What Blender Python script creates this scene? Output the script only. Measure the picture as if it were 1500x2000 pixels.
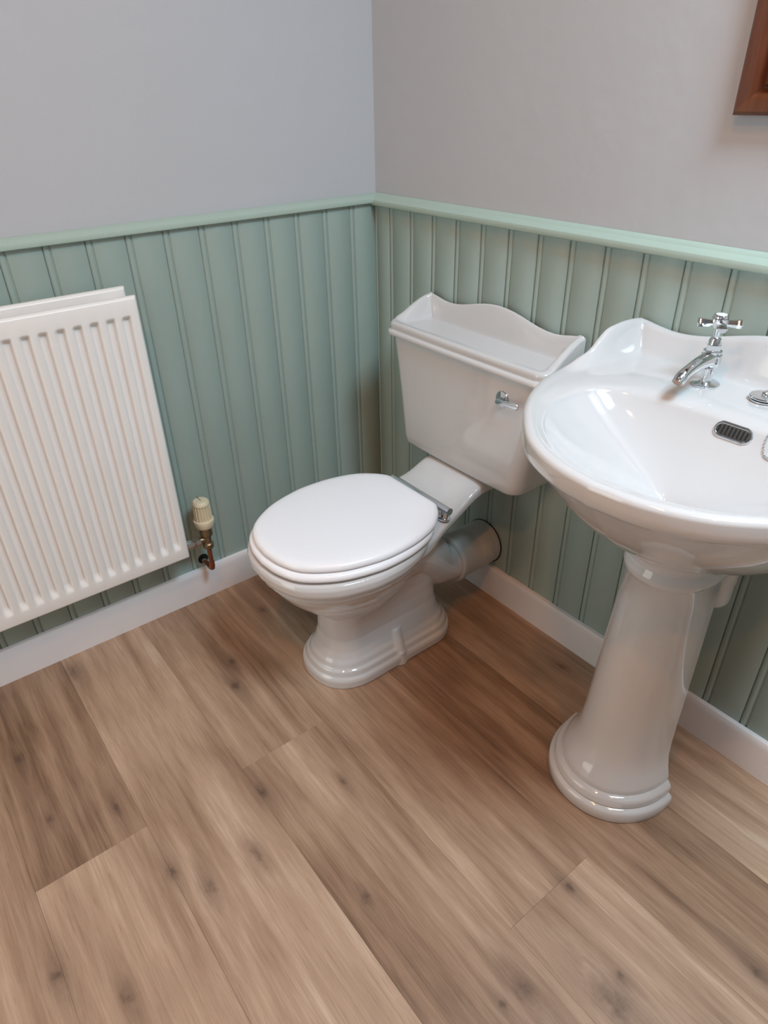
import bpy, bmesh, math, random
import numpy as np
from mathutils import Vector, Matrix, Euler
random.seed(7)
for o in list(bpy.data.objects): bpy.data.objects.remove(o)
scn = bpy.context.scene
COL = scn.collection

# ------------------------------------------------------------------ camera
cd = bpy.data.cameras.new('camera'); cam = bpy.data.objects.new('camera', cd); COL.objects.link(cam)
cd.sensor_fit = 'VERTICAL'; cd.sensor_height = 24.0; cd.lens = 1323.18/2000*24.0; cd.clip_start = .01
cam.matrix_world = Matrix.Translation((1.5474, -1.1724, 1.2360)) @ Matrix.Rotation(.9197, 4, 'Z') @ Matrix.Rotation(1.0092, 4, 'X') @ Matrix.Rotation(-.0200, 4, 'Z')
scn.camera = cam

# ------------------------------------------------------------------ light
scn.view_settings.view_transform = 'Standard'; scn.view_settings.look = 'None'
scn.view_settings.exposure = 0.08; scn.view_settings.gamma = 1.0; scn.view_settings.use_curve_mapping = False
world = bpy.data.worlds.new('world'); scn.world = world; world.use_nodes = True
world.node_tree.nodes['Background'].inputs[0].default_value = (.75, .86, 1, 1)
world.node_tree.nodes['Background'].inputs[1].default_value = .6
RX, RY, RZ = 2.60, -2.30, 2.40          # inner faces of the room beyond the frame
WIN = (1.44, 2.14, -.72, -.12)          # roof window in the ceiling above the right end of the room: x0, x1, y0, y1
FILL_DOOR = (.08, .82, 2.00)                 # opening made up for the added fill light, behind the camera: x0, x1, z1
def area(name, loc, rot, sx, sy, power, col, shape='RECTANGLE', spread=math.pi):
    l = bpy.data.lights.new(name, 'AREA'); l.shape = shape; l.size = sx; l.size_y = sy
    l.energy = power; l.color = col; l.spread = spread
    o = bpy.data.objects.new(name, l); o.location = loc; o.rotation_euler = rot; COL.objects.link(o); return o
area('daylight', ((WIN[0]+WIN[1])/2, (WIN[2]+WIN[3])/2, RZ+.006), (0, 0, 0), WIN[1]-WIN[0]-.1, WIN[3]-WIN[2]-.1, 36, (.66, .93, 1.10))
area('door_fill', ((FILL_DOOR[0]+FILL_DOOR[1])/2, RY-.03, 1.05), (math.radians(90), 0, 0), FILL_DOOR[1]-FILL_DOOR[0], 1.7, 7.0, (1, .93, .78))  # added warm fill light, set in the made-up doorway
LAMPS = [(1.12, -.90, 3.2, 'ceiling downlight above the front of the toilet'), (1.38, -1.42, 7.0, 'ceiling downlight over the middle of the room'), (2.18, -1.09, 6.0, 'ceiling downlight nearest the right wall')]
for x, y, pw, lb in LAMPS:
    area('downlight_lamp', (x, y, RZ-.012), (0, 0, 0), .075, .075, pw, (1, .42, .14), 'DISK')

# ------------------------------------------------------------------ helpers
def link(o, parent=None):
    COL.objects.link(o)
    if parent is not None:
        o.parent = parent; o.matrix_parent_inverse = parent.matrix_world.inverted() if False else Matrix.Translation(-Vector(parent.location))
    return o
def tag(o, label=None, cat=None, group=None, kind=None):
    if label: o['label'] = label
    if cat: o['category'] = cat
    if group: o['group'] = group
    if kind: o['kind'] = kind
    return o
def empty(name, loc, label, cat, group=None):
    o = bpy.data.objects.new(name, None); o.location = loc; o.empty_display_size = .05; COL.objects.link(o)
    return tag(o, label, cat, group)
def mk(name, V, F, mat, parent=None, smooth=35):
    me = bpy.data.meshes.new(name); me.from_pydata([tuple(map(float, v)) for v in V], [], [tuple(map(int, f)) for f in F]); me.update()
    bm = bmesh.new(); bm.from_mesh(me); bmesh.ops.recalc_face_normals(bm, faces=bm.faces); bm.to_mesh(me); bm.free()
    if smooth:
        me.polygons.foreach_set('use_smooth', [True]*len(me.polygons))
        if smooth < 180: me.set_sharp_from_angle(angle=math.radians(smooth))
    me.materials.append(mat)
    return link(bpy.data.objects.new(name, me), parent)
class G:                                     # geometry collector
    def __init__(s): s.V = []; s.F = []
    def add(s, V, F):
        n = len(s.V); s.V += [tuple(v) for v in V]; s.F += [tuple(i+n for i in f) for f in F]; return s
    def loft(s, rings, cap=True, closed=True):
        n = len(rings[0]); V = [p for r in rings for p in r]; F = []
        for i in range(len(rings)-1):
            for j in range(n if closed else n-1):
                k = (j+1) % n
                F.append((i*n+j, i*n+k, (i+1)*n+k, (i+1)*n+j))
        if cap: F.append(tuple(range(n))[::-1]); F.append(tuple((len(rings)-1)*n+j for j in range(n)))
        return s.add(V, F)
    def lathe(s, prof, M=None, n=32):        # prof: (r, z) list along +z
        rings = []
        for r, z in prof:
            rings.append([(max(r, 1e-5)*math.cos(2*math.pi*k/n), max(r, 1e-5)*math.sin(2*math.pi*k/n), z) for k in range(n)])
        if M is not None: rings = [[tuple(M @ Vector(p)) for p in r] for r in rings]
        return s.loft(rings)
    def tube(s, pts, rad, n=16, cap=True):
        P = [Vector(p) for p in pts]; R = rad if isinstance(rad, (list, tuple)) else [rad]*len(P)
        rings = []; t0 = (P[1]-P[0]).normalized()
        up = Vector((0, 0, 1)) if abs(t0.z) < .9 else Vector((1, 0, 0))
        a = t0.cross(up).normalized()
        for i, p in enumerate(P):
            t = (P[min(i+1, len(P)-1)]-P[max(i-1, 0)]).normalized()
            a = (a-t*a.dot(t)).normalized(); b = t.cross(a)
            rings.append([tuple(p+R[i]*(math.cos(2*math.pi*k/n)*a+math.sin(2*math.pi*k/n)*b)) for k in range(n)])
        return s.loft(rings, cap)
    def box(s, x0, x1, y0, y1, z0, z1):
        V = [(x, y, z) for x in (x0, x1) for y in (y0, y1) for z in (z0, z1)]
        return s.add(V, [(0, 1, 3, 2), (4, 6, 7, 5), (0, 4, 5, 1), (2, 3, 7, 6), (0, 2, 6, 4), (1, 5, 7, 3)])
    def build(s, name, mat, parent=None, smooth=35): return mk(name, s.V, s.F, mat, parent, smooth)
def along(p, d):                              # matrix taking +z to direction d at p
    return Matrix.Translation(p) @ Vector(d).to_track_quat('Z', 'Y').to_matrix().to_4x4()
def catmull(P, n):                            # open curve, n samples by arc length
    P = np.array(P, float); Q = np.vstack([2*P[0]-P[1], P, 2*P[-1]-P[-2]]); out = []
    for i in range(1, len(Q)-2):
        for t in np.linspace(0, 1, 24, endpoint=False):
            a, b, c, d = Q[i-1:i+3]
            out.append(.5*((2*b)+(-a+c)*t+(2*a-5*b+4*c-d)*t*t+(-a+3*b-3*c+d)*t**3))
    out.append(P[-1]); out = np.array(out)
    L = np.r_[0, np.cumsum(np.linalg.norm(np.diff(out, axis=0), axis=1))]
    s = np.linspace(0, L[-1], n)
    return np.stack([np.interp(s, L, out[:, k]) for k in range(out.shape[1])], 1)
def interp(x, X, Y):                          # smooth 1-D interpolation
    X = np.array(X, float); Y = np.array(Y, float); x = np.clip(x, X[0], X[-1])
    m = np.gradient(Y, X); i = np.clip(np.searchsorted(X, x)-1, 0, len(X)-2)
    h = X[i+1]-X[i]; t = (x-X[i])/h
    return (2*t**3-3*t**2+1)*Y[i]+(t**3-2*t**2+t)*h*m[i]+(-2*t**3+3*t**2)*Y[i+1]+(t**3-t**2)*h*m[i+1]
def sstep(a, b, x):
    t = np.clip((x-a)/(b-a), 0, 1); return t*t*(3-2*t)

# ------------------------------------------------------------------ materials
def mat(name, base=(.8, .8, .8), rough=.5, metal=0, coat=0, ior=1.5, noise=0, nscale=20, bump=0, bscale=60, spec=.5, sss=0):
    m = bpy.data.materials.new(name); m.use_nodes = True; N = m.node_tree.nodes; L = m.node_tree.links; b = N['Principled BSDF']
    b.inputs['Base Color'].default_value = (*base, 1); b.inputs['Roughness'].default_value = rough
    b.inputs['Metallic'].default_value = metal; b.inputs['Coat Weight'].default_value = coat
    b.inputs['Coat Roughness'].default_value = .04; b.inputs['IOR'].default_value = ior
    b.inputs['Specular IOR Level'].default_value = spec
    geo = N.new('ShaderNodeNewGeometry')
    n1 = N.new('ShaderNodeTexNoise'); n1.inputs['Scale'].default_value = nscale; n1.inputs['Detail'].default_value = 5
    L.new(geo.outputs['Position'], n1.inputs['Vector'])
    mx = N.new('ShaderNodeMix'); mx.data_type = 'RGBA'; mx.blend_type = 'MIX'
    d = 1-noise
    mx.inputs[6].default_value = (base[0]*d, base[1]*d, base[2]*d, 1); mx.inputs[7].default_value = (min(1, base[0]*(1+noise)), min(1, base[1]*(1+noise)), min(1, base[2]*(1+noise)), 1)
    L.new(n1.outputs['Fac'], mx.inputs[0]); L.new(mx.outputs[2], b.inputs['Base Color'])
    if bump:
        n2 = N.new('ShaderNodeTexNoise'); n2.inputs['Scale'].default_value = bscale; n2.inputs['Detail'].default_value = 6
        L.new(geo.outputs['Position'], n2.inputs['Vector'])
        bp = N.new('ShaderNodeBump'); bp.inputs['Strength'].default_value = 1; bp.inputs['Distance'].default_value = bump
        L.new(n2.outputs['Fac'], bp.inputs['Height']); L.new(bp.outputs['Normal'], b.inputs['Normal'])
    return m
M_PLASTER = mat('pale grey emulsion', (.50, .505, .525), .75, noise=.03, nscale=3, bump=.0012, bscale=22)
M_GREEN = mat('sage green satin paint', (.340, .425, .385), .42, noise=.04, nscale=5, bump=.0004, bscale=70)
M_GREENTRIM = mat('sage green trim paint', (.41, .515, .445), .38, noise=.04, nscale=9, bump=.0005, bscale=60)
M_WHITE = mat('white gloss skirting paint', (.82, .79, .79), .35, noise=.03, nscale=14, bump=.0003, bscale=50)
M_CER = mat('glazed white ceramic', (.635, .622, .618), .07, noise=.01, nscale=3, coat=.6)
M_SEAT = mat('white painted seat', (.90, .90, .93), .22, noise=.005, coat=.1)
M_CHROME = mat('chrome', (.72, .74, .76), .07, metal=1, noise=.02)
M_RAD = mat('cream radiator enamel', (.86, .84, .81), .33, noise=.02, nscale=8, bump=.0002, bscale=80)
M_CREAM = mat('aged cream plastic', (.72, .64, .46), .4, noise=.04, nscale=60)
M_COPPER = mat('dull copper', (.33, .115, .06), .38, metal=.75, noise=.25, nscale=60)
M_BRASS = mat('tarnished brass', (.30, .23, .14), .35, metal=.85, noise=.25, nscale=90)
M_PVC = mat('grey white connector rubber', (.55, .53, .50), .5, noise=.05, nscale=20)
M_PVCW = mat('white plastic', (.72, .70, .68), .35, noise=.03)
M_DARK = mat('dark void', (.006, .006, .006), .8)
M_UNSEEN = mat('dark unseen wall', (.26, .26, .26), .5, noise=.1)  # walls out of view, kept dark to cut bounced light
M_CEIL = mat('grey beige ceiling', (.34, .33, .32), .8, noise=.02)  # unseen ceiling, darkened to reduce bounce
M_SUB = mat('subfloor', (.06, .04, .03), .9, noise=.1)
M_CHIP = mat('white glaze button', (.85, .84, .82), .25)

def wood(name, cols, axis='X', knots=(), tone_attr=True, rough=.42, gs=1.0, spec=.4):
    """oak print: noise stretched along the grain, cathedral rings round each knot"""
    m = bpy.data.materials.new(name); m.use_nodes = True; N = m.node_tree.nodes; L = m.node_tree.links; b = N['Principled BSDF']
    def math_(op, a, bb=None, c=None):
        n = N.new('ShaderNodeMath'); n.operation = op
        for i, v in enumerate((a, bb, c)):
            if v is None: continue
            if isinstance(v, (int, float)): n.inputs[i].default_value = v
            else: L.new(v, n.inputs[i])
        return n.outputs[0]
    geo = N.new('ShaderNodeNewGeometry'); sep = N.new('ShaderNodeSeparateXYZ'); L.new(geo.outputs['Position'], sep.inputs[0])
    a = {'X': (0, 1), 'Z': (2, 0)}[axis]
    gx, gy = sep.outputs[a[0]], sep.outputs[a[1]]
    at = N.new('ShaderNodeAttribute'); at.attribute_type = 'OBJECT'; at.attribute_name = 'tone'
    at2 = N.new('ShaderNodeAttribute'); at2.attribute_type = 'OBJECT'; at2.attribute_name = 'seed'
    tone = at.outputs['Fac']; seed = at2.outputs['Fac']
    kn = None; warp = None; halo = None
    if knots:
        cb0 = N.new('ShaderNodeCombineXYZ'); L.new(gx, cb0.inputs[0]); L.new(gy, cb0.inputs[1])
        nd = N.new('ShaderNodeTexNoise'); nd.inputs['Scale'].default_value = 55; nd.inputs['Detail'].default_value = 4; nd.inputs['Roughness'].default_value = .65
        L.new(cb0.outputs[0], nd.inputs['Vector']); sc_ = N.new('ShaderNodeSeparateColor'); L.new(nd.outputs['Color'], sc_.inputs[0])
        jx = math_('MULTIPLY', math_('SUBTRACT', sc_.outputs[0], .5), .034); jy = math_('MULTIPLY', math_('SUBTRACT', sc_.outputs[1], .5), .026)
        kxg = math_('ADD', gx, jx); kyg = math_('ADD', gy, jy)
    for (kx, ky, kr) in knots:
        dx = math_('DIVIDE', math_('SUBTRACT', kxg, kx), kr*1.5); dy = math_('DIVIDE', math_('SUBTRACT', kyg, ky), kr)
        r2 = math_('ADD', math_('MULTIPLY', dx, dx), math_('MULTIPLY', dy, dy))
        e = math_('POWER', 2.718, math_('MULTIPLY', r2, -1.0))
        dxs = math_('DIVIDE', math_('SUBTRACT', gx, kx), kr*6.5); dys = math_('DIVIDE', math_('SUBTRACT', gy, ky), kr*2.1)
        r2b = math_('ADD', math_('MULTIPLY', dxs, dxs), math_('MULTIPLY', dys, dys))
        eb = math_('POWER', 2.718, math_('MULTIPLY', r2b, -1))
        w = math_('MULTIPLY', eb, math_('MULTIPLY', dys, -kr*1.25))
        kn = e if kn is None else math_('MAXIMUM', kn, e)
        halo = eb if halo is None else math_('MAXIMUM', halo, eb)
        warp = w if warp is None else math_('ADD', warp, w)
    gyw = gy if warp is None else math_('ADD', gy, warp)
    def noise(sx, sy, sc, det, rg=.55, dist=0, off=0):
        cb = N.new('ShaderNodeCombineXYZ')
        L.new(math_('MULTIPLY', gx, sx*gs), cb.inputs[0]); L.new(math_('MULTIPLY', gyw, sy*gs), cb.inputs[1])
        L.new(math_('ADD', math_('MULTIPLY', seed, 17.3), off), cb.inputs[2])
        n = N.new('ShaderNodeTexNoise'); n.inputs['Scale'].default_value = sc; n.inputs['Detail'].default_value = det
        n.inputs['Roughness'].default_value = rg; n.inputs['Distortion'].default_value = dist
        L.new(cb.outputs[0], n.inputs['Vector']); return n.outputs['Fac']
    big = noise(1.3, 10, 1, 4, .6, .5); mid = noise(2.2, 38, 1, 7, .66, .35, 5); fine = noise(10, 380, 1, 5, .72, 0, 9); pores = noise(16, 330, 1, 3, .6, 0, 13); patch = noise(4.5, 7, 1, 3, .5, .3, 31)
    v = math_('ADD', math_('MULTIPLY', big, .46), math_('ADD', math_('MULTIPLY', mid, .38), math_('MULTIPLY', patch, .16)))
    v = math_('ADD', v, math_('MULTIPLY', math_('SUBTRACT', fine, .5), .20))
    v = math_('ADD', v, math_('MULTIPLY', math_('SUBTRACT', tone, .5), .26))
    cr = N.new('ShaderNodeValToRGB'); el = cr.color_ramp.elements
    el[0].position = .33; el[0].color = (*cols[0], 1); el[1].position = .68; el[1].color = (*cols[3], 1)
    e = el.new(.44); e.color = (*cols[1], 1); e = el.new(.57); e.color = (*cols[2], 1)
    L.new(v, cr.inputs[0]); col = cr.outputs[0]
    # short dark pore streaks
    pr = N.new('ShaderNodeMapRange'); pr.inputs[1].default_value = .60; pr.inputs[2].default_value = .74; pr.inputs[3].default_value = 0; pr.inputs[4].default_value = .30
    L.new(pores, pr.inputs[0])
    mx = N.new('ShaderNodeMix'); mx.data_type = 'RGBA'; L.new(pr.outputs[0], mx.inputs[0]); L.new(col, mx.inputs[6]); mx.inputs[7].default_value = (cols[0][0]*.55, cols[0][1]*.5, cols[0][2]*.5, 1); col = mx.outputs[2]
    if kn is not None:
        nz = noise(26, 60, 1, 5, .65, 0, 21)
        hx = math_('MULTIPLY', halo, math_('MULTIPLY', nz, .95))
        mh = N.new('ShaderNodeMix'); mh.data_type = 'RGBA'; L.new(hx, mh.inputs[0]); L.new(col, mh.inputs[6]); mh.inputs[7].default_value = (cols[0][0]*.80, cols[0][1]*.82, cols[0][2]*.92, 1)
        k2 = math_('MULTIPLY', kn, math_('ADD', math_('MULTIPLY', nz, 1.5), -.22)); k2c = math_('MAXIMUM', math_('MINIMUM', k2, .80), 0)
        mk_ = N.new('ShaderNodeMix'); mk_.data_type = 'RGBA'; L.new(k2c, mk_.inputs[0]); L.new(mh.outputs[2], mk_.inputs[6]); mk_.inputs[7].default_value = (.070, .042, .030, 1); col = mk_.outputs[2]
    L.new(col, b.inputs['Base Color'])
    b.inputs['Roughness'].default_value = rough; b.inputs['Specular IOR Level'].default_value = spec
    bp = N.new('ShaderNodeBump'); bp.inputs['Distance'].default_value = .0004; bp.inputs['Strength'].default_value = .8
    L.new(fine, bp.inputs['Height']); L.new(bp.outputs['Normal'], b.inputs['Normal'])
    return m
KNOTS = []   # filled from positions on the floor: x, y, radius
for kx, ky, kr in ((0.278, -1.224, 0.0100), (0.687, -0.847, 0.0100), (0.796, -0.923, 0.0090), (0.799, -1.022, 0.0100), (1.205, -0.508, 0.0080), (0.382, -0.752, 0.0110), (0.303, -0.721, 0.0090), (1.363, -0.595, 0.0200), (1.264, -0.695, 0.0140), (0.531, -1.099, 0.0050), (0.728, -1.063, 0.0100), (0.777, -1.283, 0.0110), (0.881, -1.203, 0.0090), (0.772, -0.701, 0.0060), (1.353, -0.558, 0.0080), (0.085, -1.051, 0.0100), (0.994, -0.808, 0.0080), (0.836, -0.084, 0.0090), (0.473, -1.212, 0.0060), (1.259, -0.738, 0.0060), (0.172, -0.560, 0.0090), (1.487, -0.378, 0.0100)):
    KNOTS.append((kx, ky, kr*.9))
M_FLOOR = wood('oak effect vinyl', [(.175, .098, .058), (.320, .198, .126), (.480, .322, .220), (.63, .465, .350)], 'X', KNOTS, rough=.40)
M_FRAME = wood('stained pine frame', [(.055, .013, .004), (.090, .022, .008), (.125, .033, .012), (.17, .052, .020)], 'Z', (), rough=.35, gs=1.6)
M_FRAME2 = wood('stained pine frame rail', [(.060, .016, .005), (.100, .028, .009), (.14, .043, .015), (.19, .065, .025)], 'Z', (), rough=.35, gs=1.2)

# ------------------------------------------------------------------ room shell
def structure(o): o['kind'] = 'structure'; return o
structure(G().box(-.12, RX+.12, RY-.12, .12, -.08, -.0045).build('floor', M_SUB, smooth=0)); FLOOR = bpy.data.objects['floor']
W_L = structure(G().box(-.12, 0, RY-.12, .12, -.0045, RZ).build('wall_left', M_PLASTER, smooth=0))
W_B = structure(G().box(0, RX+.12, 0, .12, -.0045, RZ).build('wall_back', M_PLASTER, smooth=0))
g = G(); g.box(0, FILL_DOOR[0], RY-.12, RY, -.0045, RZ); g.box(FILL_DOOR[1], RX, RY-.12, RY, -.0045, RZ); g.box(FILL_DOOR[0], FILL_DOOR[1], RY-.12, RY, FILL_DOOR[2], RZ)
W_F = structure(g.build('wall_front', M_UNSEEN, smooth=0))
g = G(); g.box(FILL_DOOR[0]-.06, FILL_DOOR[0], RY, RY+.018, 0, FILL_DOOR[2]+.06); g.box(FILL_DOOR[1], FILL_DOOR[1]+.06, RY, RY+.018, 0, FILL_DOOR[2]+.06); g.box(FILL_DOOR[0], FILL_DOOR[1], RY, RY+.018, FILL_DOOR[2], FILL_DOOR[2]+.06)
structure(g.build('fill_door_1', M_WHITE, smooth=0))  # frame round the opening invented for the fill light
W_R = structure(G().box(RX, RX+.12, RY-.12, 0, -.0045, RZ).build('wall_right', M_UNSEEN, smooth=0))
x0, x1, y0, y1 = WIN
g = G(); g.box(-.12, x0, RY-.12, .12, RZ, RZ+.1); g.box(x1, RX+.12, RY-.12, .12, RZ, RZ+.1); g.box(x0, x1, RY-.12, y0, RZ, RZ+.1); g.box(x0, x1, y1, .12, RZ, RZ+.1)
structure(g.build('ceiling', M_CEIL, smooth=0))
g = G(); t = .05; za, zb = RZ+.02, RZ+.07
g.box(x0, x1, y0, y0+t, za, zb); g.box(x0, x1, y1-t, y1, za, zb); g.box(x0, x0+t, y0+t, y1-t, za, zb); g.box(x1-t, x1, y0+t, y1-t, za, zb)
WND = structure(g.build('window_1', M_WHITE, smooth=0))
M_GLASS = mat('frosted glass', (.9, .92, .92), .5); M_GLASS.node_tree.nodes['Principled BSDF'].inputs['Transmission Weight'].default_value = 1
G().box(x0+t, x1-t, y0+t, y1-t, RZ+.045, RZ+.051).build('pane', M_GLASS, WND, smooth=0)
M_LAMP = mat('lamp glow', (1, .9, .8), .4); nb = M_LAMP.node_tree.nodes['Principled BSDF']; nb.inputs['Emission Color'].default_value = (1, .82, .62, 1); nb.inputs['Emission Strength'].default_value = 6
for x, y, pw, lb in LAMPS:
    e = empty('downlight', (x, y, RZ), lb, 'ceiling light', 'recessed ceiling downlights')
    G().lathe([(.039, 0), (.046, 0), (.050, .002), (.050, .006), (.039, .006)], Matrix.Translation((x, y, RZ-.0065))).build('bezel', M_CHROME, e)
    G().lathe([(.0, 0), (.036, 0), (.036, .003), (0, .003)], Matrix.Translation((x, y, RZ-.004))).build('bulb', M_LAMP, e)

# ------------------------------------------------------------------ floor planks (rows run along x)
PW = .2105; YJ = -.6435
JX = {-3: 1.02, -2: .17, -1: 1.19, 0: .609, 1: 1.55, 2: .609, 3: .10, 4: .95, 5: .4, 6: 1.2}
JX = {-4: .9, -3: .35, -2: 1.75, -1: 1.19, 0: .609, 1: 1.215, 2: .609, 3: -.15, 4: .95, 5: .4, 6: 1.2, 7: .7}
TONES = {(0, 1): .42, (0, 0): .34, (-1, 0): .34, (-1, 1): .52, (1, 0): .60, (2, 0): .28, (2, 1): .72, (-2, 0): .18, (1, 1): .45, (3, 0): .5}  # plank tones; darkest one, near the back wall, has shade put into its colour
for r in range(-3, 8):
    ya, yb = YJ-PW*r, YJ-PW*(r+1)             # row r: from ya (nearer back wall) to yb
    ya, yb = min(ya, -.001), max(yb, RY+.001)
    if ya <= yb: continue
    xs = [.001]; x = JX[r]
    while x > .1: x -= 1.22
    while x < RX:
        if x > .03: xs.append(x)
        x += 1.22
    xs.append(RX-.001)
    xs = [v for i, v in enumerate(xs) if i == 0 or v-xs[i-1] > .02]
    for i in range(len(xs)-1):
        a, b_, c, d, e = xs[i], xs[i+1], yb, ya, .0002
        V = [(a, c, -.004), (b_, c, -.004), (b_, d, -.004), (a, d, -.004), (a+.00015, c+.00015, -e), (b_-.00015, c+.00015, -e), (b_-.00015, d-.00015, -e), (a+.00015, d-.00015, -e),
             (a+.0005, c+.0005, 0), (b_-.0005, c+.0005, 0), (b_-.0005, d-.0005, 0), (a+.0005, d-.0005, 0)]
        F = [(3, 2, 1, 0), (0, 1, 5, 4), (1, 2, 6, 5), (2, 3, 7, 6), (3, 0, 4, 7), (4, 5, 9, 8), (5, 6, 10, 9), (6, 7, 11, 10), (7, 4, 8, 11), (8, 9, 10, 11)]
        o = mk('plank', V, F, M_FLOOR, FLOOR, smooth=0)
        o['tone'] = float(TONES.get((r, i), random.uniform(.3, .6))); o['seed'] = float(random.uniform(0, 5))

# ------------------------------------------------------------------ tongue and groove boards
BT = .010; ZB0, ZB1 = .0, .985
P = .0831
PROF = [(0, -.0058), (.0006, -.0040), (.0016, -.0022), (.0038, -.0006), (.0072, .0002), (.0106, -.0006), (.0128, -.0020), (.0138, -.0036), (.0150, -.0036), (.0164, -.0012), (.0180, 0)]
def board(s0, s1, left):
    """board between wall coordinates s0<s1 (distance from the corner); bead sits on the joint side"""
    w = s1-s0
    if left: pr = [(s1-a, b) for a, b in PROF]+[(s0+.0016, 0), (s0+.0005, -.0012), (s0, -.0035)]
    else: pr = [(s0+a, b) for a, b in PROF]+[(s1-.0016, 0), (s1-.0005, -.0012), (s1, -.0035)]
    pr = [(min(max(a, s0), s1), b) for a, b in pr]
    rings = []
    for z in (ZB0, ZB1):
        q = [(a, BT+b, z) for a, b in pr]+[(pr[-1][0], .0002, z), (pr[0][0], .0002, z)]
        rings.append([(v, -a, z) if left else (a, -v, z) for a, v, z in q])
    return G().loft(rings)
# left wall: groove pair centres at y = -(.0013+.0832 i); joint line 6 mm further from the corner
for i in range(0, 28):
    s1 = .0013+.0832*i+.0078; s0 = max(s1-.0832, .0101)
    if s1-s0 < .02: continue
    if i == 1: s0 = .0102
    if s0 > -RY: break
    s1 = min(s1, -RY)
    board(s0, s1, True).build('panel_board', M_GREEN, W_L, smooth=50)
for i in range(0, 33):
    s0 = -.0073+.0830*i-.0076; s1 = s0+.0830
    if s1 < .03: continue
    s0 = max(s0, .0005); s1 = min(s1, RX-.001)
    if s1-s0 < .02: continue
    board(s0, s1, False).build('panel_board', M_GREEN, W_B, smooth=50)

def extr(prof, a, b, left, m):                 # prof: (out, z); runs from a to b distance from corner
    rings = [[(o, -s, z) if left else (s, -o, z) for o, z in prof] for s in (a, b)]
    return G().loft(rings)
dl = [(.0005, .9785), (.019, .9785), (.0225, .9805), (.0235, .985), (.0225, .990), (.0175, .9945), (.010, .9985), (.0005, 1.0005)]
dr = [(.0005, .9725), (.020, .9725), (.0255, .9755), (.0275, .981), (.0262, .987), (.0205, .992), (.0125, .9945), (.010, .998), (.006, 1.0005), (.0005, 1.0015)]
structure(extr(dl, .0, -RY, True, 0).build('trim_1', M_GREENTRIM))
structure(extr(dr, .0002, RX, False, 0).build('trim_2', M_GREENTRIM))
sk = [(BT+.0004, .0), (.0225, .0), (.0228, .080), (.0222, .090), (.0195, .0955), (.016, .0968), (BT+.0004, .0975)]
structure(extr(sk, BT, -RY, True, 0).build('baseboard_left', M_WHITE))
structure(extr(sk, .0232, RX, False, 0).build('baseboard_back', M_WHITE))

# ------------------------------------------------------------------ radiator
def panel(name, xf, y0, y1, z0, z1, depth, par, first=.0185, pitch=.0332):
    """pressed steel panel: flat border, vertical channels pressed into it"""
    ys = set([y0, y0+.003, y0+.006, y1, y1-.003, y1-.006]); n = int((y1-y0-.03)/pitch)
    ch = []
    for k in range(n):
        e = y1-first-k*pitch                    # right edge of channel
        ch.append(e)
        for q in (-.0225, -.020, -.0165, -.014, -.011, -.0055, -.003, -.0008, 0, .0012): ys.add(round(e+q, 5))
    ys = sorted(v for v in ys if y0 <= v <= y1)
    zs = [z0, z0+.003, z0+.006, z0+.030, z0+.033, z0+.037, z0+.043, z0+.049, z0+.054, z1-.054, z1-.049, z1-.046, z1-.042, z1-.039, z1-.037, z1-.034, z1-.006, z1-.003, z1]
    ey = np.array(ys); zz = np.array(zs)
    f = np.zeros(len(ys))
    for e in ch: f = np.maximum(f, sstep(e-.0215, e-.0135, ey)*(1-sstep(e-.0042, e+.0002, ey)))
    w = sstep(z0+.031, z0+.053, zz)*(1-sstep(z1-.046, z1-.036, zz))
    X = xf-depth*np.outer(w, f)
    ed = np.minimum(ey-y0, y1-ey); ez = np.minimum(zz-z0, z1-zz)
    def rnd(d): d = np.clip(d, 0, .006); return .006-np.sqrt(np.maximum(0, .006**2-(.006-d)**2))
    X = X-np.maximum(rnd(ed)[None, :], rnd(ez)[:, None])
    g = G(); V = []; F = []; ny = len(ys)
    for a in range(len(zs)):
        for b_ in range(ny): V.append((X[a, b_], ys[b_], zs[a]))
    for a in range(len(zs)-1):
        for b_ in range(ny-1): F.append((a*ny+b_, a*ny+b_+1, (a+1)*ny+b_+1, (a+1)*ny+b_))
    g.add(V, F)
    per = [(0, b_) for b_ in range(ny)]+[(a, ny-1) for a in range(1, len(zs))]+[(len(zs)-1, b_) for b_ in range(ny-2, -1, -1)]+[(a, 0) for a in range(len(zs)-2, 0, -1)]
    r0 = [V[a*ny+b_] for a, b_ in per]; r1 = [(xf-.0135, y, z) for x, y, z in r0]
    r2 = [(xf-.0135, min(max(y, y0+.01), y1-.01), min(max(z, z0+.01), z1-.01)) for x, y, z in r1]
    g.loft([r0, r1, r2], cap=False)
    n0 = len(g.V); g.V.append((xf-.0135, (y0+y1)/2, (z0+z1)/2)); nr = len(per)
    for k in range(nr): g.F.append((n0-nr+k, n0-nr+(k+1) % nr, n0))
    return g.build(name, M_RAD, par, smooth=60)
RYE = -.7085
rad = empty('radiator', (.08, -1.2, .21), 'cream double panel radiator with vertical ribs, wall hung below the dado rail', 'radiator')
panel('front_panel', .110, -1.709, RYE, .212, .878, .0120, rad)
panel('back_panel', .052, -1.709, RYE-.001, .214, .886, .0120, rad)
for s_, zz in ((-1.709+.03, .25), (RYE-.035, .25), (RYE-.035, .84), (-1.709+.03, .84)):
    G().box(.0525, .0955, s_-.014, s_+.014, zz-.016, zz+.016).build('header_block', M_RAD, rad, smooth=0)
for yy in (-.85, -1.55):
    G().box(.0105, .0380, yy-.015, yy+.015, .24, .85).build('wall_bracket', M_RAD, rad, smooth=0)
g = G(); n = int((1.0-.06)/.0332)
V = []
for k in range(n*2+1): V.append((.0540 if k % 2 else .0950, RYE-.03-k*.0166))
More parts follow.
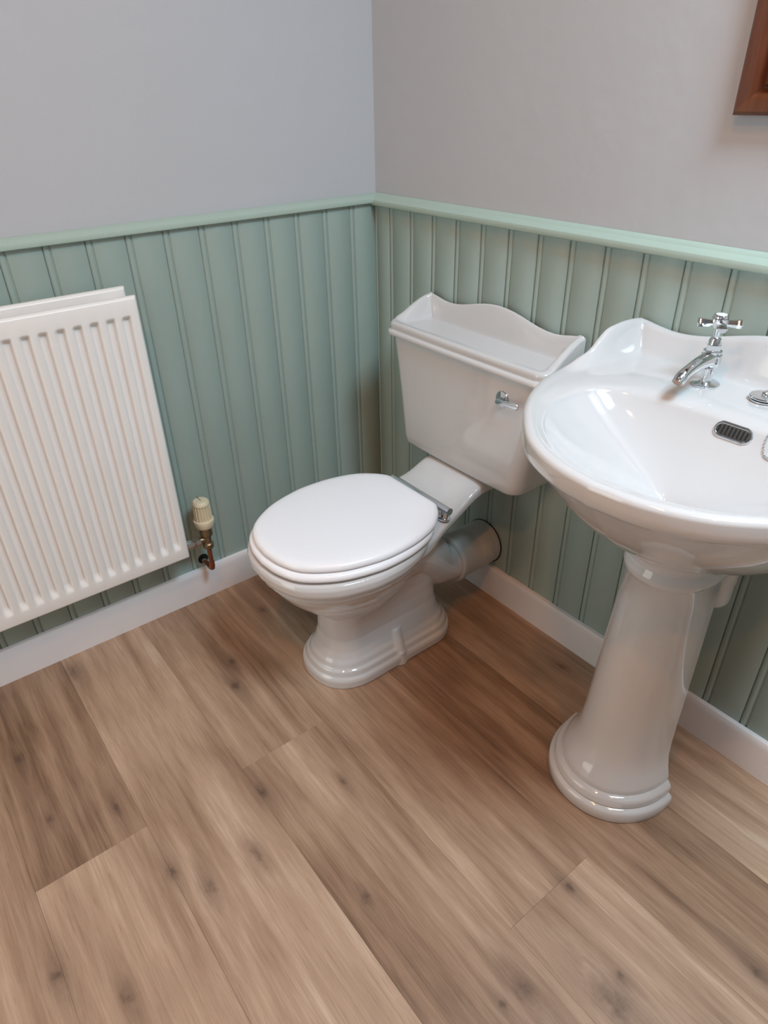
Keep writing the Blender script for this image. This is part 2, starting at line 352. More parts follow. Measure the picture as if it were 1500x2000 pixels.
rings = [[(x, y, z) for x, y in V]+[(x-.0008, y+.0003, z) for x, y in V[::-1]] for z in (.28, .82)]
g.loft(rings); g.build('convector_fin', M_RAD, rad, smooth=0)
tag(bpy.data.objects['back_panel'])

# ------------------------------------------------------------------ thermostatic valve
VX, VY = .075, -.643
val = empty('radiator_valve', (VX, VY, .12), 'cream ribbed thermostatic radiator valve on a copper pipe elbow', 'valve')
g = G(); T = Matrix.Translation((VX, VY, 0))
n = 72; rings = []
for z, r, rib in ((.262, .018, 0), (.265, .0225, 0), (.270, .0245, 0), (.279, .0265, 0), (.285, .0268, 0), (.2875, .0262, 0), (.2882, .0235, 0), (.2892, .0232, 1), (.332, .0222, 1), (.3335, .0222, 0), (.340, .0212, 0), (.3435, .018, 0), (.3445, .010, 0), (.3447, .0001, 0)):
    ring = []
    for k in range(n):
        rr = r-(.0036 if rib and (k % 4) < 2 else 0)
        a = 2*math.pi*k/n; ring.append((VX+rr*math.cos(a), VY+rr*math.sin(a), z))
    rings.append(ring)
hd = g.loft(rings).build('valve_head', M_CREAM, val, smooth=40)
G().box(VX-.0215, VX+.004, VY-.0008, VY+.0008, .3440, .3452).build('marker_line', M_BRASS, hd, smooth=0)
G().lathe([(.012, .236), (.0165, .238), (.0175, .244), (.0165, .252), (.0175, .256), (.016, .2625), (.010, .263)], T, 12).build('coupling_nut', M_BRASS, val, 30)
g = G(); g.lathe([(.006, .196), (.0125, .197), (.0145, .201), (.0145, .211), (.011, .214), (.0105, .234), (.013, .2375), (.006, .238)], T, 20)
g.tube([(VX, VY, .226), (VX, VY-.030, .226)], [.0095, .0095]); g.build('valve_body', M_BRASS, val)
g = G(); g.lathe([(.008, 0), (.0145, .001), (.0145, .014), (.010, .016), (.010, .020), (.0125, .021), (.0125, .037), (.008, .038)], along((VX, VY-.021, .226), (0, -1, 0)), 8)
g.lathe([(.004, 0), (.006, .001), (.006, .012), (.004, .013)], along((VX, VY-.048, .226), (0, 0, 1)), 12)
g.tube([(VX, VY-.055, .226), (VX, RYE-.02, .2265)], .0085); g.build('union_tail', M_CHROME, val, 30)
pp = [(VX, VY, .198), (VX, VY, .140)]+[(VX-.012+.012*math.cos(t_), VY, .134-.012*math.sin(t_)) for t_ in np.linspace(0, math.pi/2, 6)]+[(VX-.03, VY, .1215), (.022, VY, .1215)]
pp = [(VX, VY, .200), (VX, VY, .137), (VX-.003, VY, .128), (VX-.012, VY, .1235), (.026, VY, .1225)]
g = G(); g.tube(pp, .0062, 14); g.tube([(VX, VY, .150), (VX, VY, .137), (VX-.003, VY, .128), (VX-.012, VY, .1235), (VX-.022, VY, .1232)], .0076, 14)
g.build('copper_pipe', M_COPPER, val)
G().tube([(.028, VY, .1225), (.008, VY, .1222)], .0072, 14).build('pipe_collar', M_CHROME, val)
G().lathe([(0, 0), (.0145, 0), (.0150, .0004), (0, .0005)], along((BT+.0002, VY+.001, .1225), (1, 0, 0)), 24).build('wall_hole', M_DARK, val)

# ------------------------------------------------------------------ voxel union helper
def fuse(g, name, m, parent, voxel=.003, smooth_it=8, fac=.5):
    me = bpy.data.meshes.new('tmp'); me.from_pydata([tuple(map(float, v)) for v in g.V], [], g.F); me.update()
    bm = bmesh.new(); bm.from_mesh(me); bmesh.ops.recalc_face_normals(bm, faces=bm.faces); bm.to_mesh(me); bm.free()
    o = bpy.data.objects.new('tmp', me); COL.objects.link(o)
    r = o.modifiers.new('r', 'REMESH'); r.mode = 'VOXEL'; r.voxel_size = voxel; r.use_smooth_shade = True
    s = o.modifiers.new('s', 'SMOOTH'); s.iterations = smooth_it; s.factor = fac
    dg = bpy.context.evaluated_depsgraph_get(); nm = bpy.data.meshes.new_from_object(o.evaluated_get(dg))
    bpy.data.objects.remove(o); nm.name = name; nm.materials.clear(); nm.materials.append(m)
    nm.polygons.foreach_set('use_smooth', [True]*len(nm.polygons))
    return link(bpy.data.objects.new(name, nm), parent)
def stadium(cx, hw, yf, yb, z, n=96, e=2.0, pb=None):
    """closed loop: superellipse front half and back half (yf<yb)"""
    cy = (yf+yb)/2; hl = (yb-yf)/2; out = []
    fy = yf+hw*1.05; by = yb-hw*.9
    if by < fy: fy = by = cy
    for k in range(n):
        a = 2*math.pi*k/n; c, s = math.cos(a), math.sin(a)
        x = cx+hw*math.copysign(abs(c)**(2/e), c)
        y = (by+(yb-by)*abs(s)**(2/e)) if s > 0 else (fy-(fy-yf)*abs(s)**(2/e))
        out.append((x, y, z))
    return out

# ------------------------------------------------------------------ toilet
CX = .487
toi = empty('toilet', (CX, -.38, 0), 'white close coupled toilet with the seat lid closed, standing in the corner', 'toilet')
def egg(hw, yf, yb, z, n=96, bw=.08, k=0):
    """seat outline: round front, widest behind the middle, straight back edge of half width bw"""
    L_ = yb-yf
    pts = [(0, yf), (-.30*hw, yf+.018*L_), (-.60*hw, yf+.083*L_), (-.85*hw, yf+.235*L_), (-.975*hw, yf+.415*L_), (-hw, yf+.545*L_), (-.965*hw, yf+.70*L_), (-.855*hw, yf+.845*L_), (-.69*hw, yf+.938*L_), (-bw-.012, yb-.020*L_), (-bw+.003, yb-.0015*L_), (-bw*.6, yb), (0, yb)]
    c = catmull(pts, n//2+1)
    L = [(x, y) for x, y in c]; Rr = [(-x, y) for x, y in c[::-1]][1:-1]
    return [(CX+x, y, z) for x, y in L+Rr]
g = G()
# foot and shank
YF, YB, HW = -.591, -.180, .109
secs = [(0, HW-.002, 0), (.004, HW, 0), (.022, HW, 0), (.029, HW-.003, .003), (.032, HW-.009, .008), (.035, HW-.009, .008), (.046, HW-.012, .011), (.050, HW-.019, .017), (.053, HW-.020, .018), (.062, HW-.023, .021), (.072, HW-.029, .027), (.09, HW-.035, .034), (.12, .0675, .041), (.16, .068, .042), (.20, .072, .042), (.24, .079, .040), (.28, .087, .038), (.32, .093, .036)]
rings = []
for z, hw, d in secs:
    yb = YB-d-(0 if z < .12 else (z-.12)*.12 if z < .2 else .0096+(z-.2)*.62)
    rings.append([(x-.013+z*.035, y, zz) for x, y, zz in stadium(CX, hw, YF+d, yb, z, e=2.25)])
g.loft(rings)
# bowl with stepped mouldings
bs = [(.391, .172, .004, -.315), (.389, .178, 0, -.31), (.380, .182, -.003, -.31), (.366, .181, -.002, -.315), (.358, .178, .001, -.32), (.352, .168, .011, -.325), (.349, .1675, .0115, -.325), (.340, .1685, .0105, -.325), (.335, .160, .019, -.33), (.331, .1585, .0205, -.33), (.322, .156, .023, -.33), (.300, .144, .037, -.335), (.280, .132, .052, -.34), (.274, .122, .063, -.34), (.270, .1215, .064, -.34), (.248, .111, .081, -.345), (.241, .099, .094, -.345), (.228, .092, .103, -.35), (.211, .082, .118, -.36), (.19, .066, .136, -.37)]
bs = bs[::-1]
rings = [egg(hw, -.692+d, yb, z, bw=min(.10, hw*.6)) for z, hw, d, yb in bs]
g.loft(rings)
# shelf sweeping up to the cistern: sections along y
def slab(y, hw, zt, zb, n=48, e=4.0):
    c = (zt+zb)/2; h = (zt-zb)/2; out = []
    for k in range(n):
        a = 2*math.pi*k/n; cc, s = math.cos(a), math.sin(a)
        out.append((CX-.006+hw*math.copysign(abs(cc)**(2/e), cc), y, c+h*math.copysign(abs(s)**(2/e), s)))
    return out
sl = [(-.44, .150, .390, .335), (-.38, .156, .390, .335), (-.335, .149, .390, .345), (-.30, .135, .391, .354), (-.265, .122, .393, .358), (-.235, .1135, .398, .362), (-.205, .107, .407, .369), (-.18, .104, .419, .379), (-.16, .103, .429, .387), (-.14, .102, .436, .392), (-.05, .102, .4385, .392)]
ys_ = np.linspace(-.44, -.05, 30)
g.loft([slab(y, float(interp(y, [s[0] for s in sl], [s[1] for s in sl])), min(.4365, float(interp(y, [s[0] for s in sl], [s[2] for s in sl]))), float(interp(y, [s[0] for s in sl], [s[3] for s in sl]))) for y in ys_])
# neck, trap hump and horn
c = catmull([(0, -.44, .26, .088), (0, -.37, .285, .090), (0, -.31, .275, .084), (0, -.26, .235, .074), (0, -.215, .188, .064), (0, -.17, .163, .054), (0, -.150, .159, .051), (0, -.118, .158, .050)], 30)
g.tube([(CX, p[1], p[2]) for p in c], [float(p[3]) for p in c], 40)
# fixing lugs
for s in (-1, 1):
    o_ = -.012; g.tube([(CX+o_+s*.093, -.385, 0), (CX+o_+s*.093, -.385, .036)], [.0205, .0160], 20)
    g.tube([(CX+o_+s*.087, -.385, .028), (CX+o_+s*.066, -.382, .090)], [.0205, .0165], 20)
pan = fuse(g, 'pan', M_CER, toi, .0021, 4)
for s in (-1, 1):
    G().lathe([(.0, .0065), (.004, .0062), (.0065, .004), (.0072, 0)][::-1], along((CX-.012+s*.1035, -.387, .0345), (s*.70, 0, .71)), 20).build('screw_cap', M_CER, toi)

# seat ring and lid
def plate(rings, name, m, par, sm=60): return G().loft(rings).build(name, m, par, sm)
def eggs(dz, ins): return egg(.1730-ins, -.679+ins, -.278-ins, dz, bw=.086-ins*.5, n=160)
lidr = [eggs(.4155, .006), eggs(.4160, .0022), eggs(.4185, .0002), eggs(.4220, 0), eggs(.4268, .0018), eggs(.4305, .0056), eggs(.4325, .0110), eggs(.4335, .022), eggs(.4338, .05)]
def seg(z, ins): return egg(.1785-ins, -.688+ins, -.290, z, bw=.090-ins*.5, n=160)
sr = [seg(.3965, .006), seg(.3970, .0022), seg(.3992, .0002), seg(.4040, 0), seg(.4085, .0016), seg(.4118, .0052), seg(.4132, .0110), seg(.4136, .020)]
seat = plate(sr, 'seat', M_SEAT, toi); lid = plate(lidr, 'seat_lid', M_SEAT, toi)
for x_, y_ in ((-.09, -.60), (.09, -.60), (-.12, -.40), (.12, -.40)):
    G().box(CX+x_-.012, CX+x_+.012, y_-.006, y_+.006, .3905, .3968).build('buffer', M_PVCW, seat, 0)
hg = G(); hg.tube([(CX-.088, -.268, .4160), (CX+.119, -.268, .4160)], .0092, 24)
hinge = hg.build('hinge_bar', M_CHROME, toi)
for s in (-1, 1):
    q = G(); xx = CX+(.104 if s > 0 else -.078); q.tube([(xx, -.268, .413), (xx, -.270, .3955)], .0088, 20); q.lathe([(.0, 0), (.0145, 0), (.0145, .002), (.010, .0035), (0, .0035)], Matrix.Translation((xx, -.270, .3925)), 24)
    q.build('hinge_post', M_CHROME, hinge)

# cistern body
CX = .487
cis = None
def rrect(cx, hw, y0, y1, z, r, bow=0, n=12, rb=.008):
    """rounded rectangle loop; front (y0) corners radius r, front edge bowed outward by bow"""
    out = []
    def arc(px, py, rr, a0, a1):
        for k in range(n+1):
            a = a0+(a1-a0)*k/n; out.append((px+rr*math.cos(a), py+rr*math.sin(a)))
    arc(hw-r, y0+r, r, -math.pi/2, 0); 
    for k in range(1, 6): out.append((hw, y0+r+(y1-rb-y0-r)*k/6))
    arc(hw-rb, y1-rb, rb, 0, math.pi/2)
    for k in range(1, 20): out.append((hw-rb-2*(hw-rb)*k/20, y1))
    arc(-hw+rb, y1-rb, rb, math.pi/2, math.pi)
    for k in range(5, 0, -1): out.append((-hw, y0+r+(y1-rb-y0-r)*k/6))
    arc(-hw+r, y0+r, r, math.pi, 1.5*math.pi)
    for k in range(1, 20): out.append((-hw+r+2*(hw-r)*k/20, y0))
    return [(cx+x, y-bow*(1-(x/hw)**2)*(1-(y-y0)/(y1-y0)), z) for x, y in out]
YBK = -.0135
body = [(.4375, .165, -.122, .03), (.4380, .187, -.137, .03), (.4405, .197, -.144, .032), (.447, .2025, -.1475, .034), (.465, .205, -.1495, .034), (.55, .216, -.1500, .034), (.65, .231, -.1505, .034), (.700, .240, -.151, .034), (.7165, .2425, -.151, .034)]
cis = G().loft([rrect(CX, hw, yf, YBK, z, r, .004) for z, hw, yf, r in body]).build('cistern', M_CER, toi, 60)
# cistern lid with scalloped gallery
def tray():
    OUT = np.array(rrect(0, .2475, -.1605, YBK, 0, .034, .004, rb=.010))[:, :2]
    TP = lambda y: 1+.052*(YBK-y)/.147
    OUT[:, 0] *= TP(OUT[:, 1])
    n = len(OUT); C = np.stack([np.clip(OUT[:, 0], -.16, .16)*.9, np.clip(OUT[:, 1], -.095, -.075)], 1)
    nxt = np.roll(OUT, -1, 0); prv = np.roll(OUT, 1, 0); tg = nxt-prv; tg /= np.linalg.norm(tg, axis=1)[:, None]+1e-9; nr = np.stack([tg[:, 1], -tg[:, 0]], 1)
    def sidez(y): return interp(y, [-.16, -.138, -.128, -.112, -.100, -.086, -.070, -.045, -.02, -.01], [.7500, .7510, .7530, .7590, .7700, .7760, .7850, .7950, .7985, .7965])
    def backz(x): return interp(np.abs(x), [0, .04, .08, .115, .15, .18, .205, .225, .24], [.8135, .8100, .8005, .7910, .7860, .7865, .7930, .7990, .7965])
    fl = .7405
    def H(P_, D):
        x, y = P_[:, 0], P_[:, 1]; x = x/TP(y); ax = .2405-np.abs(x); yb = YBK-y; yf = y+.1535
        zs = fl+(sidez(y)-fl)*(1-sstep(.012, .034, ax)); zb = fl+(backz(x)-fl)*(1-sstep(.013, .033, yb)); zf = fl+.0095*(1-sstep(.014, .034, yf))
        z = np.maximum(np.maximum(zs, zb), zf)
        r = .0085; dd = np.clip(D, 0, r); return z-(r-np.sqrt(np.maximum(0, r*r-(r-dd)**2)))
    rings = []
    def ring(d, zf):
        p = OUT-nr*d; z = zf(p); rings.append([(CX+a, min(b_, YBK), c_) for (a, b_), c_ in zip(p, z)])
    const = lambda v: (lambda p: np.full(len(p), v))
    rings.append([(CX+a*.8, b_*.6-.02, .7168) for a, b_ in OUT])
    ring(.016, const(.7168)); ring(.003, const(.7172)); ring(.0006, const(.7190)); ring(0, const(.7235)); ring(.0006, const(.7275)); ring(.0030, const(.7300)); ring(.0072, const(.7306)); ring(.0082, const(.7325)); ring(.0076, const(.7350)); ring(.0070, const(.7380))
    base = OUT-nr*.0070
    base[:, 1] = np.minimum(base[:, 1], YBK); wd = np.linalg.norm(C-base, axis=1)
    for t_ in [0, .008, .02, .04, .065, .09]+list(np.linspace(.115, .62, 30))+[.7, .8, .9, 1.0]:
        p = base+(C-base)*t_; z = H(p, wd*t_*np.where(np.abs(base[:, 0]) > .22, .7, 1)); rings.append([(CX+a, b_, c_) for (a, b_), c_ in zip(p, z)])
    R_ = np.array(rings)
    for it in range(2):
        Z = R_[11:, :, 2].copy(); R_[13:-1, :, 2] = .2*Z[1:-2]+.6*Z[2:-1]+.2*Z[3:]
        Z = R_[12:, :, 2]; R_[12:, :, 2] = .6*Z+.2*np.roll(Z, 1, 1)+.2*np.roll(Z, -1, 1)
    return G().loft([[tuple(p) for p in r] for r in R_]).build('cistern_lid', M_CER, cis, 70)
tray()
# flush lever
LX, LZ = CX+.146, .668; LY = -.1500
lev = G().lathe([(.0, 0), (.0182, 0), (.0182, .003), (.0168, .005), (.008, .0065), (.0, .0068)], along((LX, LY-.0005, LZ), (0, -1, 0)), 32).build('flush_lever', M_CHROME, cis)
g = G(); g.tube([(LX, LY-.004, LZ-.002), (LX, LY-.016, LZ-.002)], [.0065, .0060], 16)
rings = []
for t_, w, h in ((-.006, .005, .003), (0, .0075, .0045), (.014, .0065, .0038), (.034, .0068, .0028), (.050, .0082, .0022), (.057, .0072, .0018), (.0595, .003, .001)):
    rings.append([(LX+t_, LY-.0165-.0035*math.sin(t_*26)+h*math.cos(a), LZ-.003+.13*t_+w*math.sin(a)) for a in np.linspace(0, 2*math.pi, 16, endpoint=False)])
g.loft(rings); g.build('lever_arm', M_CHROME, lev)

# pan connector into the wall
CX = .481
con = empty('waste_pipe', (CX, -.07, .16), 'grey flexible waste connector between toilet outlet and hole in the green boards', 'pipe')
prof = [(.052, 0), (.0640, 0), (.0665, .002), (.0665, .014), (.0635, .017), (.0628, .050), (.0618, .052), (.0618, .078)]
for k in range(6): prof += [(.0618, .080+k*.0062), (.0624, .0815+k*.0062), (.0624, .084+k*.0062), (.0618, .0855+k*.0062)]
prof += [(.0618, .122), (.0618, .139), (.052, .139)]
G().lathe(prof, along((CX, -.150, .160), (0, 1, 0)), 56).build('connector_sleeve', M_PVC, con, 50)
G().lathe([(.0, 0), (.0635, 0), (.0640, .0005), (.0, .0006)], along((CX+.002, -.0112, .161), (0, -1, 0)), 48).build('wall_hole', M_DARK, con)

# ------------------------------------------------------------------ basin
BX = 1.120; ZR = .810
bas = empty('washbasin', (BX, -.25, .58), 'white ceramic washbasin with scalloped splashback, fixed to the green panelled wall', 'basin')
def basin():
    half = [(-.2845, YBK), (-.2845, -.06), (-.285, -.11), (-.2855, -.165), (-.2885, -.195), (-.2915, -.225), (-.286, -.265), (-.271, -.312), (-.241, -.370), (-.199, -.4255), (-.138, -.482), (-.07, -.5135), (0, -.5240)]
    c = catmull(half, 110); right = [(-x, y) for x, y in c[::-1]][1:]
    back = [(x, YBK) for x in np.linspace(.286, -.286, 82)][1:-1]
    OUT = np.array(list(map(tuple, c))+right+back); n = len(OUT)
    BC = np.array([0, -.292])
    rel = OUT-BC; ang = np.arctan2(rel[:, 1], rel[:, 0])
    def inner(sc):
        ca, sa = np.cos(ang), np.sin(ang); e = 2.05+.75*(sa > 0)
        ry = np.where(sa < 0, .188, .103); rr = (np.abs(ca/.213)**e+np.abs(sa/ry)**e)**(-1/e)
        return BC+sc*rr[:, None]*np.stack([ca, sa], 1)
    I = inner(1.0)
    width = np.linalg.norm(OUT-I, axis=1)
    def sidez(y): return interp(y, [-.26, -.225, -.207, -.190, -.175, -.160, -.145, -.122, -.095, -.05, -.01], [.810, .8110, .8155, .8240, .8275, .8335, .8455, .8600, .8645, .8650, .8600])
    def backz(x): return interp(np.abs(x), [0, .05, .10, .14, .175, .205, .24, .275, .30], [.8860, .8820, .8700, .8590, .8530, .8515, .8550, .8600, .8590])
    deck = .8075
    def H(P_, t):
        x, y = P_[:, 0], P_[:, 1]; D = t*width
        edge = .2925-np.abs(x); yb = YBK-y
        base = ZR-.0020*sstep(.012, .022, D)-.0075*sstep(.35, 1.15, t)
        base = np.where(y > -.2, base+(deck-base)*sstep(-.2, -.16, y), base)
        sd = base+(np.maximum(sidez(y), base)-base)*(1-sstep(.014, .040, edge))
        bk = base+(backz(x)-base)*(1-sstep(.014, .040, yb))
        z = np.maximum(sd, bk)
        r = .009; dd = np.clip(D, 0, r); z = z-(r-np.sqrt(np.maximum(0, r*r-(r-dd)**2)))
        return z
    rings = []
    N_ = np.stack([BX-BX+np.zeros(n), np.zeros(n)], 1)
    # underside
    nk = np.array([0, -.225]); reln = OUT-nk; an = np.arctan2(reln[:, 1], reln[:, 0]); NK = nk+np.stack([.088*np.cos(an), .088*np.sin(an)], 1)
    und = [(1.0, .614), (.93, .615), (.84, .620), (.74, .629), (.62, .645), (.50, .664), (.38, .687), (.27, .712), (.18, .737), (.115, .758), (.085, .768), (.070, .7715), (.052, .7725), (.030, .7735), (.012, .777), (.002, .783), (0, .790)]
    for f, z in und:
        p = OUT+(NK-OUT)*f; p[:, 1] = np.where((OUT[:, 1] > -.05) & (f < .5), np.minimum(p[:, 1]+0, YBK), p[:, 1])
        rings.append([(BX+a, b_, z) for a, b_ in p])
    ts = [0, .004, .012, .025, .045, .07]+list(np.linspace(.09, 1, 46)); k0 = len(rings)
    for t_ in ts:
        p = OUT+(I-OUT)*t_; z = H(p, t_); rings.append([(BX+a, b_, c_) for (a, b_), c_ in zip(p, z)])
    ZI = H(I, 1.0); DR = np.array([0, -.300])
    zd = .676
    for s_ in [.985, .965, .94, .91, .87, .82, .76, .70, .62, .54, .45, .36, .27, .19, .12, .085, .06]:
        p = DR+(I-DR)*s_; z = zd+(ZI-zd)*(.50*(3*s_**2-2*s_**3)+.45*s_**2.2+.05*s_)
        rings.append([(BX+a, b_, c_) for (a, b_), c_ in zip(p, z)])
    R_ = np.array(rings)
    for it in range(9):
        Z = R_[k0+6:, :, 2].copy(); R_[k0+7:-1, :, 2] = .25*Z[:-2]+.5*Z[1:-1]+.25*Z[2:]
        Z = R_[k0+4:, :, 2]; R_[k0+4:, :, 2] = .6*Z+.2*np.roll(Z, 1, 1)+.2*np.roll(Z, -1, 1)
    for it in range(30):
        Z = R_[k0+34:, :, 2].copy(); R_[k0+35:-1, :, 2] = .25*Z[:-2]+.5*Z[1:-1]+.25*Z[2:]
    return R_
BR = basin()
G().loft([[tuple(p) for p in r] for r in BR]).build('basin_bowl', M_CER, bas, 80)
TOPV = BR[17:].reshape(-1, 3)
def basin_z(x, y):
    d = (TOPV[:, 0]-x)**2+(TOPV[:, 1]-y)**2; i = np.argsort(d)[:6]; w = 1/(d[i]+1e-7); return float((TOPV[i, 2]*w).sum()/w.sum())
def basin_frame(x, y):
    e = .008; zx = (basin_z(x+e, y)-basin_z(x-e, y))/(2*e); zy = (basin_z(x, y+e)-basin_z(x, y-e))/(2*e)
    return Vector((x, y, basin_z(x, y))), Vector((-zx, -zy, 1)).normalized()
G().lathe([(0, 0), (.021, 0), (.0205, .0022), (.016, .0026), (.014, .0012), (0, .001)], Matrix.Translation((BX, -.300, basin_z(BX, -.300)+.001)), 32).build('drain', M_CHROME, bas)
# overflow grille
op, on = basin_frame(BX+.015, -.1950); on = Vector((0, on.y, on.z)).normalized()
ux = Vector((1, 0, 0)); uy = on.cross(ux).normalized()
def pill(hw, hh, h, n=14):
    out = []
    for k in range(n+1): a = -math.pi/2+math.pi*k/n; out.append((hw-hh+hh*math.cos(a), hh*math.sin(a)))
    for k in range(n+1): a = math.pi/2+math.pi*k/n; out.append((-hw+hh+hh*math.cos(a), hh*math.sin(a)))
    return [tuple(op+ux*a+uy*b_+on*h) for a, b_ in out]
gr = G().loft([pill(.0300, .0130, -.004), pill(.0300, .0130, .0015), pill(.0285, .0115, .0032), pill(.0262, .0092, .0034), pill(.0255, .0086, .0028)]).build('overflow_grille', M_CHROME, bas)
g = G()
for k in range(8):
    c0 = (k-3.5)*.0061; hh = .0056 if 0 < k < 7 else .0042
    rings = []
    for h in (.0024, .0031):
        r_ = []
        for j in range(7): a = math.pi*j/6; r_.append((c0+.00145*math.cos(a), hh+.0019*math.sin(a)))
        for j in range(7): a = math.pi+math.pi*j/6; r_.append((c0+.00145*math.cos(a), -hh+.0019*math.sin(a)))
        rings.append([tuple(op+ux*a+uy*b_+on*h) for a, b_ in r_])
    g.loft(rings)
g.build('overflow_slots', M_DARK, gr)

# pedestal
PX = 1.097
def usec(hw, yf, yb, z, th=.010, n=48, e=2.1):
    def arc(w, f, back):
        fy = min(back-.002, f+max(w*1.25, .002)); out = [(w, back), (w, (back+fy)/2)]
        for k in range(n+1):
            a = -math.pi*k/n; c_, s_ = math.cos(a), math.sin(a)
            out.append((w*math.copysign(abs(c_)**(2/e), c_), fy-(fy-f)*abs(s_)**(2/e)))
        return out+[(-w, (back+fy)/2), (-w, back)]
    o_ = arc(hw, yf, yb); i_ = arc(hw-th, yf+th, yb)
    return [(PX+a, b_, z) for a, b_ in o_]+[(PX+a, b_, z) for a, b_ in i_[::-1]]
ps = [(0, .1270, -.3680, -.222), (.003, .1290, -.3700, -.222), (.024, .1290, -.3700, -.222), (.030, .1265, -.3675, -.221), (.0325, .1190, -.3600, -.219), (.0350, .1190, -.3600, -.219), (.0365, .1205, -.3620, -.219), (.048, .1190, -.3600, -.217), (.0535, .1160, -.3570, -.217), (.0560, .1080, -.3480, -.213), (.0585, .1080, -.3480, -.213), (.0600, .1085, -.3485, -.213), (.070, .1060, -.3450, -.213), (.085, .0980, -.3350, -.207), (.105, .0905, -.3245, -.200), (.130, .0860, -.3160, -.192), (.18, .0840, -.3090, -.188), (.25, .0825, -.3020, -.183), (.35, .0800, -.2930, -.176), (.45, .0770, -.2840, -.169), (.514, .0755, -.2790, -.165), (.5185, .0790, -.2830, -.165), (.525, .0820, -.2860, -.165), (.534, .0820, -.2860, -.165), (.540, .0790, -.2830, -.165), (.545, .0765, -.2800, -.165), (.562, .0765, -.2800, -.165), (.566, .0795, -.2840, -.165), (.573, .0815, -.2865, -.165), (.577, .0840, -.290, -.165), (.592, .0900, -.2980, -.165), (.609, .098, -.307, -.165), (.6125, .096, -.305, -.165)]
pedo = G().loft([usec(hw, yf, yb, z) for z, hw, yf, yb in ps]).build('basin_pedestal', M_CER, None, 60)
tag(pedo, 'white ceramic pedestal with stepped round foot under the washbasin', 'pedestal')

# bottle trap behind the pedestal
TPX = 1.136
trap = empty('basin_trap', (TPX, -.085, .40), 'white plastic basin trap peeking out behind the pedestal', 'trap')
G().lathe([(0, .398), (.010, .398), (.020, .402), (.026, .410), (.028, .420), (.028, .455), (.0295, .457), (.0295, .500), (.025, .502), (.025, .520), (.014, .523), (0, .523)], Matrix.Translation((TPX, -.085, 0)), 32).build('trap_body', M_PVCW, trap, 40)
G().tube([(TPX, -.090, .490), (TPX, -.0113, .490)], .018, 20).build('outlet_pipe', M_PVCW, trap)
G().tube([(TPX, -.085, .52), (TPX, -.085, .560), (TPX, -.097, .578), (TPX, -.125, .588), (TPX, -.155, .592), (1.120, -.185, .595), (1.120, -.200, .599), (1.120, -.203, .607)], .014, 16).build('inlet_pipe', M_PVCW, trap)

# ------------------------------------------------------------------ pillar tap
TX, TY = 1.030, -.104; TZ = basin_z(TX, TY)
tap = empty('pillar_tap', (TX, TY, TZ), 'chrome cross head pillar tap on the back ledge of the washbasin', 'tap')
T = Matrix.Translation((TX, TY, TZ))
G().lathe([(.0, 0), (.0225, 0), (.0232, .001), (.0232, .0030), (.0215, .0042), (.012, .0052), (.0088, .0075), (.0085, .028), (.0, .030)], T, 40).build('tap_base', M_CHROME, tap)
g = G()
g.lathe([(.0, .028), (.0090, .0285), (.0140, .034), (.0158, .040), (.0158, .052), (.0138, .053), (.0145, .0545), (.0145, .058), (.010, .0585), (0, .0585)], T, 32)
sp = catmull([(0, .002, .046), (0, -.020, .045), (0, -.043, .043), (0, -.064, .038), (0, -.081, .032), (0, -.0895, .025)], 18)
g.tube([(TX, TY+p[1], TZ+p[2]) for p in sp], [.0135, .0133, .0130, .0126, .0121, .0116, .0112, .0108, .0105, .0102, .0100, .0099, .0099, .0100, .0101, .0102, .0100, .0093], 24)
g.build('spout', M_CHROME, tap, 50)
g = G(); g.lathe([(0, .058), (.0118, .0582), (.0118, .068), (.0105, .0685), (.010, .0745), (.0085, .0755), (.0082, .0775), (0, .0777)], T, 6)
g.lathe([(0, .0685), (.0105, .0688), (.0100, .073), (.0082, .078), (.0060, .0795), (.0052, .0805), (.0050, .094), (0, .0945)], T, 24); g.build('bonnet', M_CHROME, tap, 30)
hz = TZ+.101
g = G(); g.lathe([(0, -.008), (.0070, -.007), (.0115, -.001), (.0125, .004), (.0125, .0085), (.0112, .0095), (.0118, .0105), (.0118, .0135), (.0102, .0148), (0, .0149)], Matrix.Translation((TX, TY, hz)), 32)
for k in range(4):
    a = math.radians(38+90*k); d = (math.cos(a), math.sin(a), 0)
    g.lathe([(.0045, .006), (.0050, .012), (.0066, .024), (.0074, .0305), (.0070, .0325), (.004, .0330), (0, .0330)], along((TX, TY, hz+.001), d), 6)
cross = g.build('cross_handle', M_CHROME, tap, 30)
G().lathe([(0, 0), (.0086, 0), (.0084, .0012), (0, .0018)], Matrix.Translation((TX, TY, hz+.0142)), 28).build('index_button', M_CHIP, cross)

# ------------------------------------------------------------------ plug and chain on the ledge
QX, QY = 1.126, -.098; QZ = basin_z(QX, QY)
plug = empty('basin_plug', (QX, QY, QZ), 'chrome topped basin plug parked on the ledge right of the tap', 'plug')
T = Matrix.Translation((QX, QY, QZ))
G().lathe([(0, 0), (.0195, 0), (.0212, .0015), (.0212, .0035), (.0, .0036)], T, 36).build('seal_base', M_CHROME, plug)
G().lathe([(0, .0036), (.0185, .0037), (.0185, .0058), (0, .0058)], T, 36).build('rubber_ring', M_DARK, plug)
G().lathe([(0, .0058), (.0225, .0060), (.0230, .0075), (.0218, .0090), (.012, .0098), (0.0058, .0100), (.0052, .0118), (.0058, .0135), (.0045, .0150), (0, .0155)], T, 36).build('plug_top', M_CHROME, plug)
cp = catmull([(QX, QY), (QX+.020, QY-.004), (QX+.045, QY-.016), (QX+.066, QY-.040), (QX+.066, QY-.066), (QX+.058, QY-.083), (QX+.058, QY-.097), (QX+.068, QY-.108), (QX+.088, QY-.108), (QX+.105, QY-.092), (QX+.112, QY-.06), (QX+.110, QY-.015)], 96)
g = G()
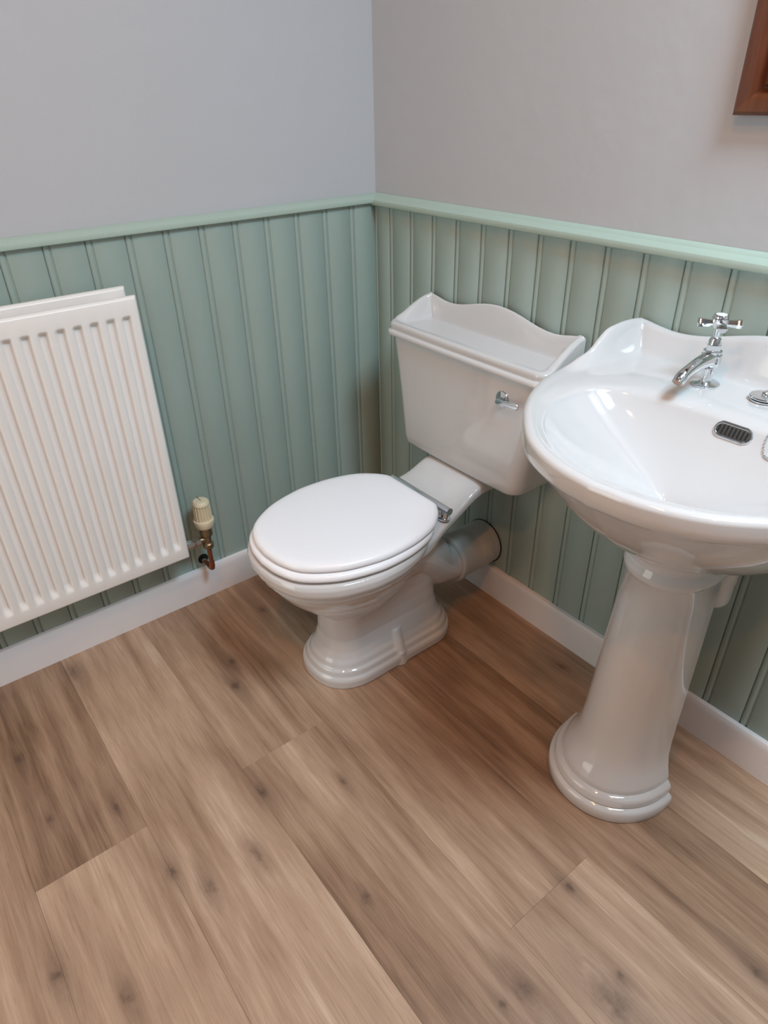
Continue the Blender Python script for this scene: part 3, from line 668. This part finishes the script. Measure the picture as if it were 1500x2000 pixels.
for i_, p in enumerate(cp):
    q, nn = basin_frame(p[0], p[1]); q = q+nn*.0026
    lift = (QZ+.0165+.004*math.sin(i_*.4)) if i_ < 8 else (QZ+.0165)*(1-(i_-8)/14)+q.z*((i_-8)/14) if i_ < 22 else q.z
    zz = max(q.z, lift)
    V = [(q.x+.0017*math.cos(a)*math.cos(b_), q.y+.0017*math.sin(a)*math.cos(b_), zz+.0017*math.sin(b_)) for b_ in (-1.2, -.4, .4, 1.2) for a in np.linspace(0, 2*math.pi, 7)[:-1]]
    F = [(r_*6+k, r_*6+(k+1) % 6, (r_+1)*6+(k+1) % 6, (r_+1)*6+k) for r_ in range(3) for k in range(6)]+[tuple(range(6)), tuple(range(18, 24))]
    g.add(V, F)
g.build('ball_chain', M_CHROME, plug, 80)['kind'] = 'stuff'

# ------------------------------------------------------------------ wooden frame on the back wall
fx0, fz0, fw, fh, mw = .928, 1.189, .52, .72, .062
fr = empty('picture_frame', (fx0+fw/2, 0, fz0), 'brown wooden frame with mitred corners on the grey wall above the washbasin', 'frame')
prof = [(0, .001), (0, .016), (.002, .019), (.005, .0225), (.020, .0215), (.026, .0175), (.030, .0110), (.034, .0085), (.037, .0095), (.0395, .0165), (.044, .0195), (.051, .0185), (.059, .012), (mw, .008), (mw, .001)]
x0_, x1_, z0_, z1_ = fx0, fx0+fw, fz0, fz0+fh
for side in range(4):
    r0, r1 = [], []
    for a, d in prof:
        if side == 0: r0.append((x0_+a, -d, z0_+a)); r1.append((x0_+a, -d, z1_-a))
        if side == 1: r0.append((x0_+a, -d, z0_+a)); r1.append((x1_-a, -d, z0_+a))
        if side == 2: r0.append((x1_-a, -d, z0_+a)); r1.append((x1_-a, -d, z1_-a))
        if side == 3: r0.append((x0_+a, -d, z1_-a)); r1.append((x1_-a, -d, z1_-a))
    o = G().loft([r0, r1]).build('frame_rail', M_FRAME if side % 2 == 0 else M_FRAME2, fr, 30); o['tone'] = .5 if side % 2 == 0 else .62; o['seed'] = float(side)
G().box(x0_+mw-.005, x1_-mw+.005, -.007, -.002, z0_+mw-.005, z1_-mw+.005).build('backing_panel', M_PVCW, fr, 0)
